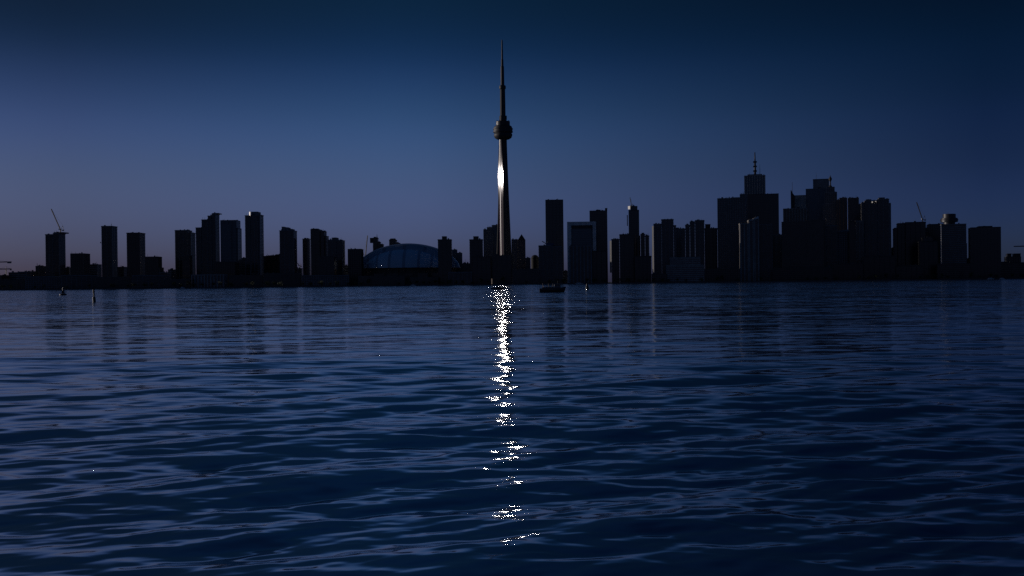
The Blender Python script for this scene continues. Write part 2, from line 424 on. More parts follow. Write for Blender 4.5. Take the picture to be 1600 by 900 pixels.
def bld(key, label, D, vols, style='condo', wall='grey', glass='dglass', depth=None, yaw=0, pent=(), masts=(), units=(), cat='building', group=None, name='tower_block', lit=(), gleam=()):
    """vols: (x0, x1, ytop) in photo pixels, standing on the ground; pent: (x0, x1, ytop, ybottom) roof storeys;
    masts: (x, ytop, ybottom, radius); lit: (x0, x1, ytop, ybottom) pale bay turned to the setting sun"""
    xs = [v[0] for v in vols] + [v[1] for v in vols]
    xa, xb = min(xs), max(xs); w = (xb - xa) * D / F
    depth = depth or max(10, min(34, w * .85))
    ytm = min(v[2] for v in vols)
    PA, PB = at(xa, ytm, D), at(xb, ytm, D)
    ang = 0
    if yaw == FACE: ang = -math.atan2((PA.x + PB.x) / 2, D)
    elif yaw: ang = R(yaw)
    ang = max(-R(17), min(R(17), ang))
    cx = (PA.x + PB.x) / 2
    if yaw == 0:      # square to the grid: leave room for the side that shows
        if xb < 786: cx = (PA.x + PB.x * (D + depth) / D) / 2
        elif xa > 800: cx = (PA.x * (D + depth) / D + PB.x) / 2
    root = empty(name, (cx, D, GZ), ang)
    tag(root, label, cat, group)
    X = {}

    def lx(px, y, inner):
        p = at(px, y, D).x
        if yaw == 0:
            if px == xb and px < 786 and inner == 'r': p *= (D + depth) / D
            if px == xa and px > 800 and inner == 'l': p *= (D + depth) / D
        return p - cx
    mbf = MB(); tops = []
    for k, v in enumerate(vols):
        a, b = lx(v[0], v[2], 'l'), lx(v[1], v[2], 'r')
        if yaw == 0 and b - a < 5: a, b = at(v[0], v[2], D).x - cx, at(v[1], v[2], D).x - cx
        z = at((v[0] + v[1]) / 2, v[2], D).z - GZ
        inset = (k * .6)
        block(mbf, a + .003 * k, b - .003 * k, inset, depth - inset, 0, z, style); tops.append((v[0], v[1], a, b, z))
    mbf.build('facade', [M[wall], M[glass]], root)
    for (p0, p1, a, b, z) in tops:
        mbr = MB(); mbr.box(a + 1, b - 1, 1.5, depth - 1.5, z + .003, z + .35)
        rr = random.Random(int(abs(a * 7 + z * 3)))
        if b - a > 6:
            for q in range(rr.randint(2, 5)):      # roof plant, rails and vents
                w_ = rr.uniform(1.2, 3.4); ux = rr.uniform(a + 1.5, b - w_ - 1.5); uy = rr.uniform(2.5, max(3, depth - 7)); s = rr.uniform(1.2, 2.6)
                mbr.box(ux, ux + w_, uy, uy + s, z + .3, z + rr.uniform(1.2, 3.0))
            for q in range(rr.randint(0, 2)):
                ux = rr.uniform(a + 2, b - 2); mbr.box(ux, ux + .3, 3, 3.3, z + .3, z + rr.uniform(3, 6))
        mbr.build('roof', M['roofm'], root)
    for (p0, p1, yt, yb) in pent:
        a, b = at(p0, yt, D + 3).x - cx, at(p1, yt, D + 3).x - cx
        z0, z1 = at((p0 + p1) / 2, yb, D).z - GZ, at((p0 + p1) / 2, yt, D).z - GZ
        mp = MB(); mp.box(a, b, 3, max(8, depth - 4), z0 - .5, z1, 0); mp.box(a - .4, b + .4, 2.6, max(8, depth - 4) + .4, z1 - 1.2, z1 - .5, 1)
        mp.box(a + (b - a) * .3, a + (b - a) * .5, 2.75, 3.2, z0 + .5, z0 + 3, 1)
        mp.build('penthouse', [M[wall], M['dark']], root)
    for (p0, p1, yt, yb) in gleam:      # added metal reflector, turned to throw a sun glint towards the lake
        p_ = at((p0 + p1) / 2, (yt + yb) / 2, D); u_ = D / F
        nv = (Vector((-p_.x, -p_.y, 0)).normalized() + Vector((SUN_DIR.x, SUN_DIR.y, 0)).normalized()).normalized()
        na = math.atan2(nv.y, nv.x) - ang; nv = Vector((math.cos(na), math.sin(na))); sv = Vector((-nv.y, nv.x))
        c_ = Vector((p_.x - cx, -1.2)); hw_ = (p1 - p0) * u_ / 2 / .55
        pts = [c_ + sv * hw_ - nv * .5, c_ - sv * hw_ - nv * .5, c_ - sv * hw_ + nv * .3, c_ + sv * hw_ + nv * .3]
        if (pts[1] - pts[0]).cross(pts[2] - pts[1]) < 0: pts = pts[::-1]
        mg_ = MB(); mg_.prism([tuple(q) for q in pts], at(p0, yb, D).z - GZ, at(p0, yt, D).z - GZ); mg_.build('glint_reflector', M['polish'], root)
    for (px_, yt, yb, r) in masts:
        p0, p1 = at(px_, yb, D + 8), at(px_, yt, D + 8)
        o = mast(p1.z - p0.z + 1, r).build('antenna', M['steel'], root); o.location = (p0.x - cx, 8, p0.z - GZ - 1)
    for (p0, p1, yt, yb) in lit:
        a, b = at(p0, yt, D).x - cx, at(p1, yt, D).x - cx
        z0, z1 = at(p0, yb, D).z - GZ, at(p0, yt, D).z - GZ
        ml = MB(); n = max(1, int((z1 - z0) / 3.1))
        for k in range(n):          # stacked balcony fronts on a splayed corner
            zz = z0 + (z1 - z0) * k / n; hh = (z1 - z0) / n * .55
            ml.prism([(a, -.1 + (b - a) * .9), (b, -.1), (b, .8 + (b - a) * .9)], zz, zz + hh)
        ml.prism([(a + .1, .2 + (b - a) * .9), (b - .05, .15), (b - .05, .7 + (b - a) * .9)], z0, z1)
        ml.build('balcony_bay', M['grey'], root)
    BLD[key] = root
    return root


exec_order = []
LB = 'low waterfront blocks at the left end of the shore'
# ---- left cluster, from the left edge of the photo
bld('l0', 'low flat roofed block at the far left edge of the skyline', 2050, [(-14, 14, 430)], 'plain', 'brown', name='low_block', cat='building')
bld('l1', 'long low block with an uneven roofline left of the crane topped tower', 2080, [(13, 30, 425.5), (30, 41, 424.5)], 'band', 'grey', name='low_block')
bld('l2', 'low block with a raised end touching the crane topped tower on its left', 2120, [(41, 56, 424), (55, 72, 415.5)], 'office', 'brown', name='low_block')
bld('a', 'tall slab tower under construction with a luffing crane on its roof', 2200, [(70, 82.5, 366), (82, 103, 364)], 'condo', 'grey', pent=[(84, 99, 362.5, 364)])
bld('b0', 'low infill block between the crane topped tower and the square mid height tower', 2260, [(101, 112, 418)], 'plain', 'grey', name='low_block')
bld('b', 'square mid height tower just right of the crane topped tower', 2150, [(109.5, 141, 396)], 'office', 'brown')
bld('c0', 'low block seen between the square mid height tower and the next slender tower', 2300, [(139, 159, 413)], 'band', 'grey', name='low_block')
bld('c', 'slender plain tower with a short rooftop antenna, second tall one from the left', 2180, [(157.5, 184, 353)], 'condo', 'grey', masts=[(174, 348, 353, .4)], gleam=[(157, 158, 378, 380)])
bld('d0', 'low block in the gap between two tall plain towers at the left', 2300, [(182, 199, 417)], 'band', 'brown', name='low_block')
bld('d', 'tall plain tower with a lower annex on its right, third tall one from the left', 2160, [(197, 227.5, 363.5)], 'condo', 'brown')
bld('e', 'mid height annex tower against the third tall tower from the left', 2140, [(226, 246.5, 401), (246, 249.5, 418)], 'office', 'brown')
bld('e1', 'long low block in the wide gap left of the stepped tower cluster', 2100, [(248, 262, 425.5), (262, 275, 421)], 'band', 'grey', name='low_block')
bld('f', 'pale slab tower at the left end of the stepped tower cluster', 2250, [(272.5, 293, 359.5), (292, 306, 363)], 'condo', 'grey')
bld('g', 'stepped condominium tower climbing to a peak near the dark framed slab', 2200,
    [(305, 314.5, 355.5), (314, 324.5, 343), (323.5, 330.5, 337), (330, 343.8, 333.5)], 'condo', 'grey', pent=[(332, 341, 332.5, 333.5)])
bld('h', 'wide slab tower with a dark frame round a blue glass front', 2180, [(344, 369.5, 344), (369, 371.5, 356)], 'plain', 'dark', 'tglass')
mbh = MB(); p0, p1 = at(346, 405, 2178.5), at(361, 351, 2178.5)
bld('f1', 'small condominium block standing before the pale slab tower', 2060, [(284, 301, 399)], 'condo', 'brown', name='low_block')
bld('g1', 'low striped block on the shore below the stepped tower', 1990, [(298, 356, 429)], 'stripe', 'pale', 'glass', name='low_block', depth=24)
bld('h1', 'low block on the shore below the dark framed slab', 2040, [(334, 374, 409)], 'office', 'dark', name='low_block')
bld('i0', 'two tier low block left of the tall tower with the gleaming roof corner', 2150, [(371, 377.5, 407), (377, 383, 403)], 'band', 'brown', name='low_block')
bld('i', 'tall twin slab tower with a penthouse and a gleaming roof corner', 2150, [(382, 391, 336.5), (390.5, 403, 336), (402.5, 412.5, 335)], 'condo', 'grey', pent=[(392, 402.5, 330.5, 336)], gleam=[(389.6, 391.6, 331, 337.5)])
bld('j0', 'wide low block with roof plant between two tall towers', 2250, [(411, 420, 400), (420, 430, 399), (430, 438, 397.5)], 'office', 'brown', name='low_block')
bld('j', 'tower with a rounded roof crest left of the terraced condominium cluster', 2160, [(436, 464.5, 360)], 'condo', 'grey',
    pent=[(440, 444, 354, 360), (444, 450, 355, 360), (450, 456.5, 357.5, 360)])
bld('k0', 'low block in the gap right of the tower with the rounded crest', 2280, [(463, 473, 419)], 'band', 'grey', name='low_block')
bld('k', 'narrow pale tower at the left of the terraced condominium cluster', 2230, [(472, 485.5, 373)], 'condo', 'pale', 'glass')
bld('l', 'terraced tower stepping down to the right from its rounded top', 2190, [(484.5, 500, 358.5), (500, 507, 361), (506.5, 510.5, 368.5)], 'condo', 'brown', pent=[(486, 496, 357, 358.5)])
bld('m0', 'twin topped condominium tower at the right of the terraced cluster', 2170, [(511, 526, 374.5), (525.5, 539.5, 375)], 'condo', 'grey', pent=[(518.5, 526, 371, 375)])
bld('m1', 'shorter condominium block standing before the terraced cluster', 2050, [(496, 527, 401)], 'condo', 'brown', name='low_block')
bld('m2', 'low block in the gap left of the square tower by the stadium', 2280, [(538, 545, 415)], 'band', 'grey', name='low_block')
bld('m', 'square mid height tower just left of the stadium dome', 2120, [(543, 568, 389)], 'office', 'dark')
bld('n', 'unfinished tower with an open corner rising behind the left of the dome', 2450, [(582, 590, 371.5), (589.5, 594, 378), (593.5, 598.5, 381.5)], 'condo', 'dark',
    pent=[(578, 583, 371.5, 379)], masts=[(589, 365.5, 371.5, .6)])
bld('o', 'small round shouldered tower peeping over the dome left of its peak', 2500, [(607.5, 619, 374.5), (618.5, 626, 379.5)], 'condo', 'brown', pent=[(610, 617, 372.5, 374.5)])
bld('p', 'dark tower with a roof box standing before the right side of the dome', 2030, [(683.5, 706.5, 374)], 'condo', 'brown', pent=[(690.5, 697.5, 369, 374)])
bld('q', 'blue stepped tower just right of the stadium dome', 2380, [(706, 714, 390), (714, 722.5, 395)], 'glass', 'dark', 'tglass')
bld('q1', 'low block with roof posts left of the twin roof box tower', 2200, [(720, 735, 411.5)], 'band', 'brown', name='low_block', masts=[(727, 405, 411, .3), (730, 408, 411, .3)])
bld('r', 'twin of the roof box tower standing left of the great tower', 2040, [(733, 755, 374)], 'condo', 'brown', pent=[(739.5, 747.5, 369, 374)])
bld('s', 'two step office tower behind the left foot of the great tower', 2420, [(755, 761, 358.5), (760.5, 770, 355)], 'office', 'grey')
bld('t', 'taller blue glass tower touching the left side of the great tower', 2480, [(768.5, 780, 351.5)], 'glass', 'grey', 'tglass')
bld('t1', 'wide brick residence on the shore before the foot of the great tower', 2000, [(737, 768, 401)], 'condo', 'brick', name='low_block')
bld('t2', 'plain apartment block on the shore right before the great tower', 2010, [(768, 800, 399)], 'condo', 'brown', name='low_block')
bld('u', 'narrow block touching the right side of the great tower', 2420, [(799, 809.5, 374)], 'office', 'grey', yaw=FACE)
bld('x1', 'low domed roof hall right of the pointed tower', 2200, [(821, 829, 403)], 'band', 'brown', name='low_block', pent=[], yaw=FACE)
bld('w', 'tall broad plain office slab standing alone right of the great tower', 2450, [(852, 880, 312)], 'plain', 'dark', yaw=FACE)
bld('x', 'ribbed condominium block before the tall plain slab', 2020, [(841, 862, 383.5), (861.5, 879, 385)], 'condo', 'grey', yaw=FACE, name='low_block')
bld('y0', 'tiny low block in the bright gap beside the framed tower', 2300, [(878, 887, 423)], 'band', 'grey', yaw=FACE, name='low_block')
bld('y2', 'vertically ribbed block before the framed tower', 2020, [(889, 925, 384)], 'stripe', 'grey', yaw=FACE, depth=18, name='low_block')
bld('y3', 'dark block right of the ribbed block under the framed tower', 2060, [(924, 948, 392)], 'condo', 'dark', yaw=FACE, name='low_block')
bld('z', 'tall dark tower with a raised right roof corner behind the framed tower', 2400, [(921, 948.8, 329)], 'glass', 'dark', yaw=FACE, pent=[(931, 938, 327.5, 329), (945.3, 948.6, 325, 329)])
bld('aa', 'wide two step condominium with sunlit balconies on its left', 2080, [(955, 968, 373.5), (967.5, 991, 366)], 'condo', 'brown', yaw=FACE, lit=[(952.6, 955.4, 376, 426)])
bld('bb', 'slender tower with a gleaming top corner and a small crane', 2250, [(982, 998.5, 328), (985, 996, 322)], 'glass', 'dark', yaw=FACE, pent=[(979.3, 980.6, 336, 352)], gleam=[(981.6, 984.6, 322, 327)])
bld('cc', 'dark tower split by bright vertical slots right of the slender tower', 2160, [(995.6, 998.4, 372), (1000.5, 1008, 365.5), (1007.5, 1014.5, 368)], 'condo', 'dark', yaw=FACE, gleam=[(992.9, 993.9, 367, 400), (998.7, 1000.2, 368, 401)])
bld('cc1', 'low dark block under the tower with bright slots', 2020, [(991, 1018, 400)], 'condo', 'dark', yaw=FACE, name='low_block')
bld('dd', 'broad stepped condominium with a long sunlit balcony edge', 2100, [(1021, 1034, 349.5), (1033, 1052.5, 342.5), (1052, 1056.5, 352)], 'condo', 'grey', yaw=FACE, lit=[(1018.8, 1021.3, 353, 428)])
bld('ee', 'plain block filling between two stepped condominiums', 2300, [(1054, 1066, 357)], 'office', 'grey', yaw=FACE)
bld('ff', 'triple step condominium with a flat roof crest', 2110, [(1064, 1071, 357), (1070.5, 1078, 351), (1077.5, 1086, 346), (1085.5, 1100.5, 344)], 'condo', 'grey', yaw=FACE)
bld('ff1', 'terraced low residence on the shore before the triple step condominium', 1990, [(1041, 1100, 414), (1047, 1094, 402)], 'band', 'pale', 'glass', yaw=FACE, name='low_block', depth=24)
bld('gg', 'dark block with a round roof drum left of the tallest bank towers', 2250, [(1100.5, 1121, 356.5)], 'condo', 'dark', yaw=FACE, pent=[(1101.5, 1109.5, 350, 356)])
bld('hh', 'broad dark tower at the left of the financial cluster', 2120, [(1121, 1142, 309.5), (1141.5, 1156, 308.5), (1155.5, 1164, 303.5)], 'office', 'grey', yaw=FACE, depth=20)
bld('ii', 'tallest white clad bank tower crowned by a thick antenna mast', 2700, [(1163, 1195.5, 274)], 'stripe', 'pale', 'tglass', yaw=FACE, masts=[(1178.7, 238, 273, 3.2), (1186, 257, 273, .6), (1170, 270, 274, .4)], pent=[(1168, 1190, 272, 274)])
bld('jj', 'black flat topped tower before the mast crowned bank tower', 2500, [(1168, 1216, 303)], 'glass', 'dark', yaw=FACE)
bld('kk', 'pale ribbed twin condominium with slanting top before the black tower', 2030, [(1156, 1170, 349), (1169.5, 1178, 344), (1177.5, 1186, 341)], 'stripe', 'pale', yaw=-6, depth=22, lit=[(1155.6, 1156.8, 349, 436)])
bld('kk1', 'grey condominium attached to the pale ribbed one on its right', 2060, [(1185.5, 1207, 350)], 'condo', 'grey', yaw=FACE)
bld('ll', 'narrow block in the bright slot right of the black tower', 2300, [(1205, 1227, 366.5)], 'condo', 'grey', yaw=FACE)
bld('mm', 'ribbed bank tower with a sail shaped roof fin and thin mast', 2550, [(1224, 1260.5, 325.5)], 'stripe', 'pale', yaw=FACE, depth=26, pent=[(1238, 1258, 305, 325.5)], masts=[(1237, 284.5, 325, .9)])
bld('nn', 'blue grey notched tower with a dark rooftop box', 2600, [(1259.5, 1295, 294.5)], 'glass', 'grey', 'tglass', yaw=FACE, pent=[(1270, 1294, 279.5, 294.5)], masts=[(1274, 269, 280, .35)])
bld('oo', 'stepped tower tapering to a spire with a bulb', 2450, [(1286, 1310, 318), (1288.5, 1307.5, 300), (1291.5, 1304, 292)], 'office', 'grey', yaw=FACE)
bld('pp', 'flat topped tower with notched shoulders right of the bulb spire', 2420, [(1308, 1312, 312), (1311.5, 1323.5, 309)], 'stripe', 'brown', yaw=FACE)
bld('qq', 'flat topped tower across a thin bright slot from its neighbour', 2380, [(1325.2, 1341.8, 309), (1341.4, 1345.5, 319)], 'office', 'brown', yaw=FACE)
bld('q5', 'wide dark hotel block before the sail topped bank tower', 2040, [(1222, 1260, 346), (1259, 1286, 344)], 'band', 'brown', yaw=FACE, depth=24)
bld('q6', 'slim tower with a pale lit crown before the notched tower', 2080, [(1285, 1291.5, 342.5), (1291, 1308, 352)], 'condo', 'grey', yaw=FACE, gleam=[(1290.6, 1291.4, 342, 349)])
bld('q7', 'dark block with a sloping pale roof before the flat topped pair', 2100, [(1307, 1328, 362)], 'office', 'dark', 'tglass', yaw=FACE)
bld('q8', 'slim red brown tower with sun glints on its crown in the right cluster', 2060, [(1326, 1337.5, 346)], 'condo', 'brick', yaw=FACE, gleam=[(1326.7, 1327.4, 344, 350), (1335, 1335.8, 344, 350)])
bld('q9', 'dark condominium filling left of the broad twin crested tower', 2150, [(1337, 1349, 345)], 'condo', 'pale', yaw=FACE)
bld('ss', 'broad twin crested tower at the right end of the financial cluster', 2150, [(1346.8, 1352, 316), (1351.5, 1371, 313), (1370.5, 1388.5, 311), (1388, 1390.8, 317.5)], 'condo', 'grey', yaw=FACE, pent=[(1353, 1361, 311, 313), (1372, 1381, 308.5, 311)], gleam=[(1362.6, 1364, 314.8, 316.8), (1367, 1369, 314.4, 317.2)])
bld('s1', 'low block in the narrow gap right of the twin crested tower', 2300, [(1389, 1400, 388)], 'band', 'dark', yaw=FACE, name='low_block')
bld('tt', 'unfinished wide tower with a crane on its right roof', 2180, [(1397.5, 1404, 356.5), (1403, 1415, 348.5), (1414.5, 1445.5, 347)], 'condo', 'dark', yaw=FACE, masts=[(1406, 344, 349, .3)])
bld('uu', 'tower with a sloped left shoulder behind the drum topped hotel', 2350, [(1446, 1451, 357), (1450.5, 1474, 350)], 'office', 'dark', yaw=FACE)
bld('tt1', 'mid height block before the gap between the crane tower and drum hotel', 2060, [(1437, 1465, 377), (1442, 1458, 371)], 'condo', 'dark', yaw=FACE)
bld('vv', 'slab hotel with horizontal window bands under a revolving roof drum', 2080, [(1472, 1508.5, 350)], 'band', 'grey', yaw=FACE, depth=22)
bld('vv1', 'narrow annex at the right edge of the drum topped hotel', 2120, [(1507.5, 1511, 380)], 'band', 'dark', yaw=FACE, name='low_block')
bld('w0', 'low block between the drum topped hotel and the square dark tower', 2250, [(1509, 1520, 404)], 'band', 'dark', yaw=FACE, name='low_block')
bld('ww', 'square dark office tower standing alone at the right', 2080, [(1517.8, 1562, 355)], 'glass', 'dark', yaw=FACE, pent=[(1529, 1549, 353, 355)])
bld('w1', 'low dark shed right of the lone square tower', 2200, [(1560, 1576, 409)], 'band', 'dark', yaw=FACE, name='low_block')
bld('xx', 'small rooftop pavilion block near the right edge', 2250, [(1573, 1594.5, 401)], 'office', 'dark', yaw=FACE, pent=[(1574, 1580, 396, 401), (1583, 1593, 396, 401)], name='low_block')
bld('xx1', 'long low warehouse running out of the right edge', 2150, [(1560, 1625, 410)], 'band', 'dark', yaw=FACE, name='low_block')

# long low waterfront sheds before the towers
for i, (x0, x1, yt, D, st, wl, lab) in enumerate([
    (-10, 40, 437, 1965, 'band', 'brown', 'lowest waterfront shed at the far left edge'),
    (42, 95, 432, 1970, 'office', 'grey', 'low waterfront block below the crane topped tower'),
    (97, 150, 430, 1975, 'condo', 'grey', 'low waterfront apartments below the square mid height tower'),
    (152, 205, 433, 1965, 'office', 'brown', 'low waterfront block below the second tall tower from the left'),
    (207, 256, 430, 1970, 'condo', 'grey', 'low waterfront block below the third tall tower from the left'),
    (258, 296, 436, 1965, 'band', 'brown', 'waterfront shed left of the low striped block'),
    (358, 410, 430, 1970, 'office', 'brown', 'waterfront block below the tall tower with the gleaming corner'),
    (412, 470, 427, 1975, 'condo', 'brown', 'waterfront block below the tower with the rounded crest'),
    (472, 545, 430, 1970, 'office', 'grey', 'waterfront block below the terraced condominium cluster'),
    (700, 738, 425, 1975, 'condo', 'grey', 'waterfront block below the blue stepped tower'),
    (800, 842, 420, 1980, 'band', 'brown', 'waterfront block under the pointed tower'),
    (1018, 1042, 428, 1975, 'office', 'dark', 'waterfront block below the long sunlit balcony edge'),
    (1100, 1156, 420, 1985, 'office', 'dark', 'waterfront block left of the pale ribbed condominium'),
    (1208, 1300, 418, 1975, 'band', 'dark', 'long waterfront terminal before the hotel block'),
    (1302, 1348, 412, 1985, 'condo', 'dark', 'waterfront block below the flat topped pair'),
    (1350, 1398, 400, 1990, 'condo', 'dark', 'dark waterfront block below the twin crested tower'),
    (1400, 1440, 415, 1985, 'condo', 'dark', 'waterfront block below the unfinished crane tower'),
    (1466, 1515, 412, 1985, 'band', 'dark', 'waterfront block below the drum topped hotel')]):
    bld('s%d' % i, lab, D, [(x0, x1, yt)], st, wl, 'dglass', depth=16, yaw=FACE, name='waterfront_block')

# ---- features of single towers
def local(key, x, y, D=None):
    r = BLD[key]; p = at(x, y, D or r.location.y); return r, p - r.location


# pointed tower
D = 2350; pc = at(815, 372, D); root = empty('pointed_tower', (pc.x, D, GZ), 0)
tag(root, 'tower with a pyramid roof just right of the great tower', 'building')
mb = MB(); hw = 6 * D / F; zt = at(815, 375, D).z - GZ
block(mb, -hw, hw, 0, 2 * hw, 0, zt, 'office'); mb.build('facade', [M['brown'], M['dglass']], root)
mb = MB(); za = at(815, 365.5, D).z - GZ
mb.add([(-hw, 0, zt + .003), (hw, 0, zt + .003), (hw, 2 * hw, zt + .003), (-hw, 2 * hw, zt + .003), (0, hw, za)], [(3, 2, 1, 0), (0, 1, 4), (1, 2, 4), (2, 3, 4), (3, 0, 4)])
mb.build('roof', M['dark'], root)

# low domed hall
D = 2220; pc = at(836, 404, D); root = empty('domed_hall', (pc.x, D + 10, GZ))
tag(root, 'small domed hall between the pointed tower and the tall plain slab', 'building')
mb = MB(); hw = 6.2 * D / F; z1 = at(836, 404, D).z - GZ; mb.lathe([(hw, 0), (hw, z1)], 24); mb.build('wall', M['rubber'], root)
mb = MB(); zt = at(836, 398, D).z - GZ; mb.lathe([(hw * math.cos(t), z1 + .01 + (zt - z1) * math.sin(t)) for t in [k * 1.5 / 6 for k in range(7)]], 24, smooth=True); mb.build('dome', M['rubber'], root)

# framed office tower: heavy pale frame round a sunken dark band and a glass front
D = 2200; pa, pb = at(886, 346, D), at(931, 346, D); cx = (pa.x + pb.x) / 2
root = empty('framed_tower', (cx, D, GZ), -math.atan2(cx, D)); tag(root, 'square tower with a pale frame around a sunken blue glass front', 'building')
H = at(908, 346.3, D).z - GZ; X0, X1 = pa.x - cx, pb.x - cx; u = D / F
mb = MB(); mb.box(X0, X0 + 6.5 * u, 0, 36, 0, H); mb.box(X1 - 5.2 * u, X1, 0, 36, 0, H); mb.box(X0 + 6.502 * u, X1 - 5.202 * u, 0.003, 36, H - 5.6 * u, H - .003)
mb.build('frame', M['white'], root)
mb = MB(); mb.box(X0 + 6.51 * u, X1 - 5.21 * u, 3, 33, 0, H - 5.61 * u, 0); mb.build('recess_wall', M['dark'], root)
mb = MB(); a, b = X0 + 7.6 * u, X1 - 6.6 * u; zt = H - 11 * u; mb.box(a, b, 1.5, 2.99, 0, zt, 1)
z = 3
while z < zt: mb.box(a - .02, b + .02, 1.3, 1.49, z, z + .35, 0); z += 4
mb.build('curtain_wall', [M['dark'], M['tglass']], root)

# blue glass front of the dark framed slab
r, _ = local('h', 350, 380)
D = 2180; a, b = at(346.5, 400, D).x - r.location.x, at(361.5, 400, D).x - r.location.x
z0, z1 = at(353, 406, D).z - GZ, at(353, 351, D).z - GZ
mb = MB(); mb.box(a, b, -.9, -.01, z0, z1, 1)
z = z0 + 3
while z < z1: mb.box(a - .03, b + .03, -1.0, -.905, z, z + .4, 0); z += 6.4
mb.build('glass_front', [M['grey'], M['tglass']], r)

# sail fin of the ribbed bank tower
r = BLD['mm']; D = 2550; c = r.location
def L(x, y): p = at(x, y, D); return (p.x - c.x, p.z - GZ)
mb = MB(); mb.xz([L(1236, 326), L(1241.5, 326), L(1242, 306), L(1239, 302), L(1236.6, 297), L(1235.6, 297)], 2, 6); mb.build('roof_fin', M['dark'], r)
# spire and bulb of the stepped tower
r = BLD['oo']; D = 2450; p0, p1 = at(1297.5, 292, D), at(1297.5, 273, D); h = p1.z - p0.z; u = D / F
mb = MB(); mb.lathe([(3.2 * u, 0), (2.0 * u, 2 * u), (1.2 * u, 3 * u), (1.0 * u, h * .45), (2.3 * u, h * .62), (2.5 * u, h * .7), (1.0 * u, h * .86), (.5 * u, h * .9), (.3 * u, h)], 16)
o = mb.build('spire', M['steel'], r); o.location = (p0.x - r.location.x, 8, p0.z - GZ)
# revolving drum
r = BLD['vv']; D = 2080; u = D / F; p0 = at(1484.7, 350, D); z0 = p0.z - GZ
mb = MB(); mb.lathe([(8.5 * u, 0), (8.5 * u, 3 * u), (12.6 * u, 3.6 * u), (12.6 * u, 5.8 * u), (13.2 * u, 6 * u), (13.2 * u, 7.4 * u), (12.4 * u, 8 * u), (12.2 * u, 9.6 * u), (9.6 * u, 10 * u), (9.6 * u, 16 * u), (8.6 * u, 16.2 * u)], 40)
o = mb.build('roof_drum', M['dark'], r); o.location = (p0.x - r.location.x, 11, z0 + .01)
mb = MB(); mb.bar((0, 0, 0), (0, 0, 3.4 * u), .25, n=6); o = mb.build('antenna', M['steel'], r); o.location = (p0.x - r.location.x - 2, 11, z0 + 16 * u)
# sloping pale roof
r = BLD['q7']; D = 2100; c = r.location
def L(x, y): p = at(x, y, D); return (p.x - c.x, p.z - GZ)
mb = MB(); mb.xz([L(1308, 362), L(1327, 362), L(1327, 358), L(1309, 360.5)], 1, 20); mb.build('sloping_roof', M['pale'], r)
# left tip of slab: nothing more; highlight coloured in as a white wedge on the pale ribbed condominium's slanting top
r = BLD['kk']; D = 2030; c = r.location
def L(x, y): p = at(x, y, D); return ((p.x - c.x), p.z - GZ)
mb = MB(); mb.xz([L(1171, 344.5), L(1185, 341.5), L(1185, 338.2), L(1184, 338.2)], .5, 4); mb.build('highlight_wedge', M['white'], r)
# pale roof shed on the block before the plain slab
r = BLD['x']; D = 2020; c = r.location
mb = MB(); mb.xz([L(852, 384), L(866, 384), L(865, 380.2), L(855, 378.6)], 2, 14)
def L(x, y): p = at(x, y, D); return ((p.x - c.x), p.z - GZ)
mb = MB(); mb.xz([L(852, 383.4), L(866, 383.4), L(865, 380.4), L(855, 378.8)], 2, 14); mb.build('roof_shed', M['fabric'], r)

# ------------------------------------------------------------------ stadium with a retractable dome
D = 2190; pc = at(637, 417, D); u = D / F
root = empty('stadium', (pc.x, D, GZ)); tag(root, 'white domed stadium with nested roof shells on a round concrete drum', 'stadium')
zb = at(637, 419, D).z - GZ; zo = at(637, 380.3, D).z - GZ; zi = at(640, 389.5, D).z - GZ
A, B = 80.5 * u, 62.5 * u
def shell(a, depth, h, front, sgn, y0, n=44, m=12, pw=1.0):
    """quarter dome: half ellipse arch at y0 whose ribs fall away to depth"""
    vs = []; fs = []
    for j in range(m + 1):
        t = j / m * math.pi / 2
        for i in range(n + 1):
            q = math.pi * i / n; sn = math.sin(q) if 0 < i < n else 0.0
            vs.append((-a * math.cos(q), y0 + sgn * depth * sn * math.sin(t), h * sn ** 1.15 * math.cos(t)))
    for j in range(m):
        for i in range(n):
            q = (j * (n + 1) + i, j * (n + 1) + i + 1, (j + 1) * (n + 1) + i + 1, (j + 1) * (n + 1) + i)
            fs.append(q if sgn < 0 else q[::-1])
    return vs, fs
def arch(a, h, n=44): return [(-a * math.cos(math.pi * i / n), h * math.sin(math.pi * i / n) ** 1.15 if 0 < i < n else 0.0) for i in range(n + 1)]
# rear quarter dome and two nested vault panels
mb = MB(); vs, fs = shell(A, 95, zo - zb, 0, 1, 30); mb.add(vs, fs, 0, True)
o = mb.build('rear_roof_shell', M['dome'], root); o.location.z = zb
for nm, a, h, y0, y1 in (('sliding_roof_panel', A, zo - zb, 0, 30), ('sliding_roof_panel', A * .955, (zo - zb) * .93, -18, 0.0)):
    outer, inner = arch(a, h), arch(a - 5, h - 5)
    n = len(outer); vs = [(x, y0, z) for x, z in outer] + [(x, y1, z) for x, z in outer] + [(x, y0, z) for x, z in inner] + [(x, y1, z) for x, z in inner]
    fs = []
    for i in range(n - 1):
        fs += [(i, i + 1, n + i + 1, n + i)[::-1], (2 * n + i, 2 * n + i + 1, i + 1, i), (2 * n + i, 3 * n + i, 3 * n + i + 1, 2 * n + i + 1)]
    mb = MB(); mb.add(vs, fs, 0); o = mb.build(nm, M['grey'] if y0 < 0 else M['dome'], root); o.location = (0, -.01 if y0 < 0 else 0, zb)
mb = MB(); vs, fs = shell(A * .945, 24, (zo - zb) * .915, 0, -1, -18.3); mb.add(vs, fs, 0, True); mb.m = [1 if (i_ % 44) % 6 == 3 else 0 for i_ in range(len(mb.m))]
o = mb.build('middle_roof_shell', [M['middome'], M['seam']], root); o.location = (0, 0, zb)
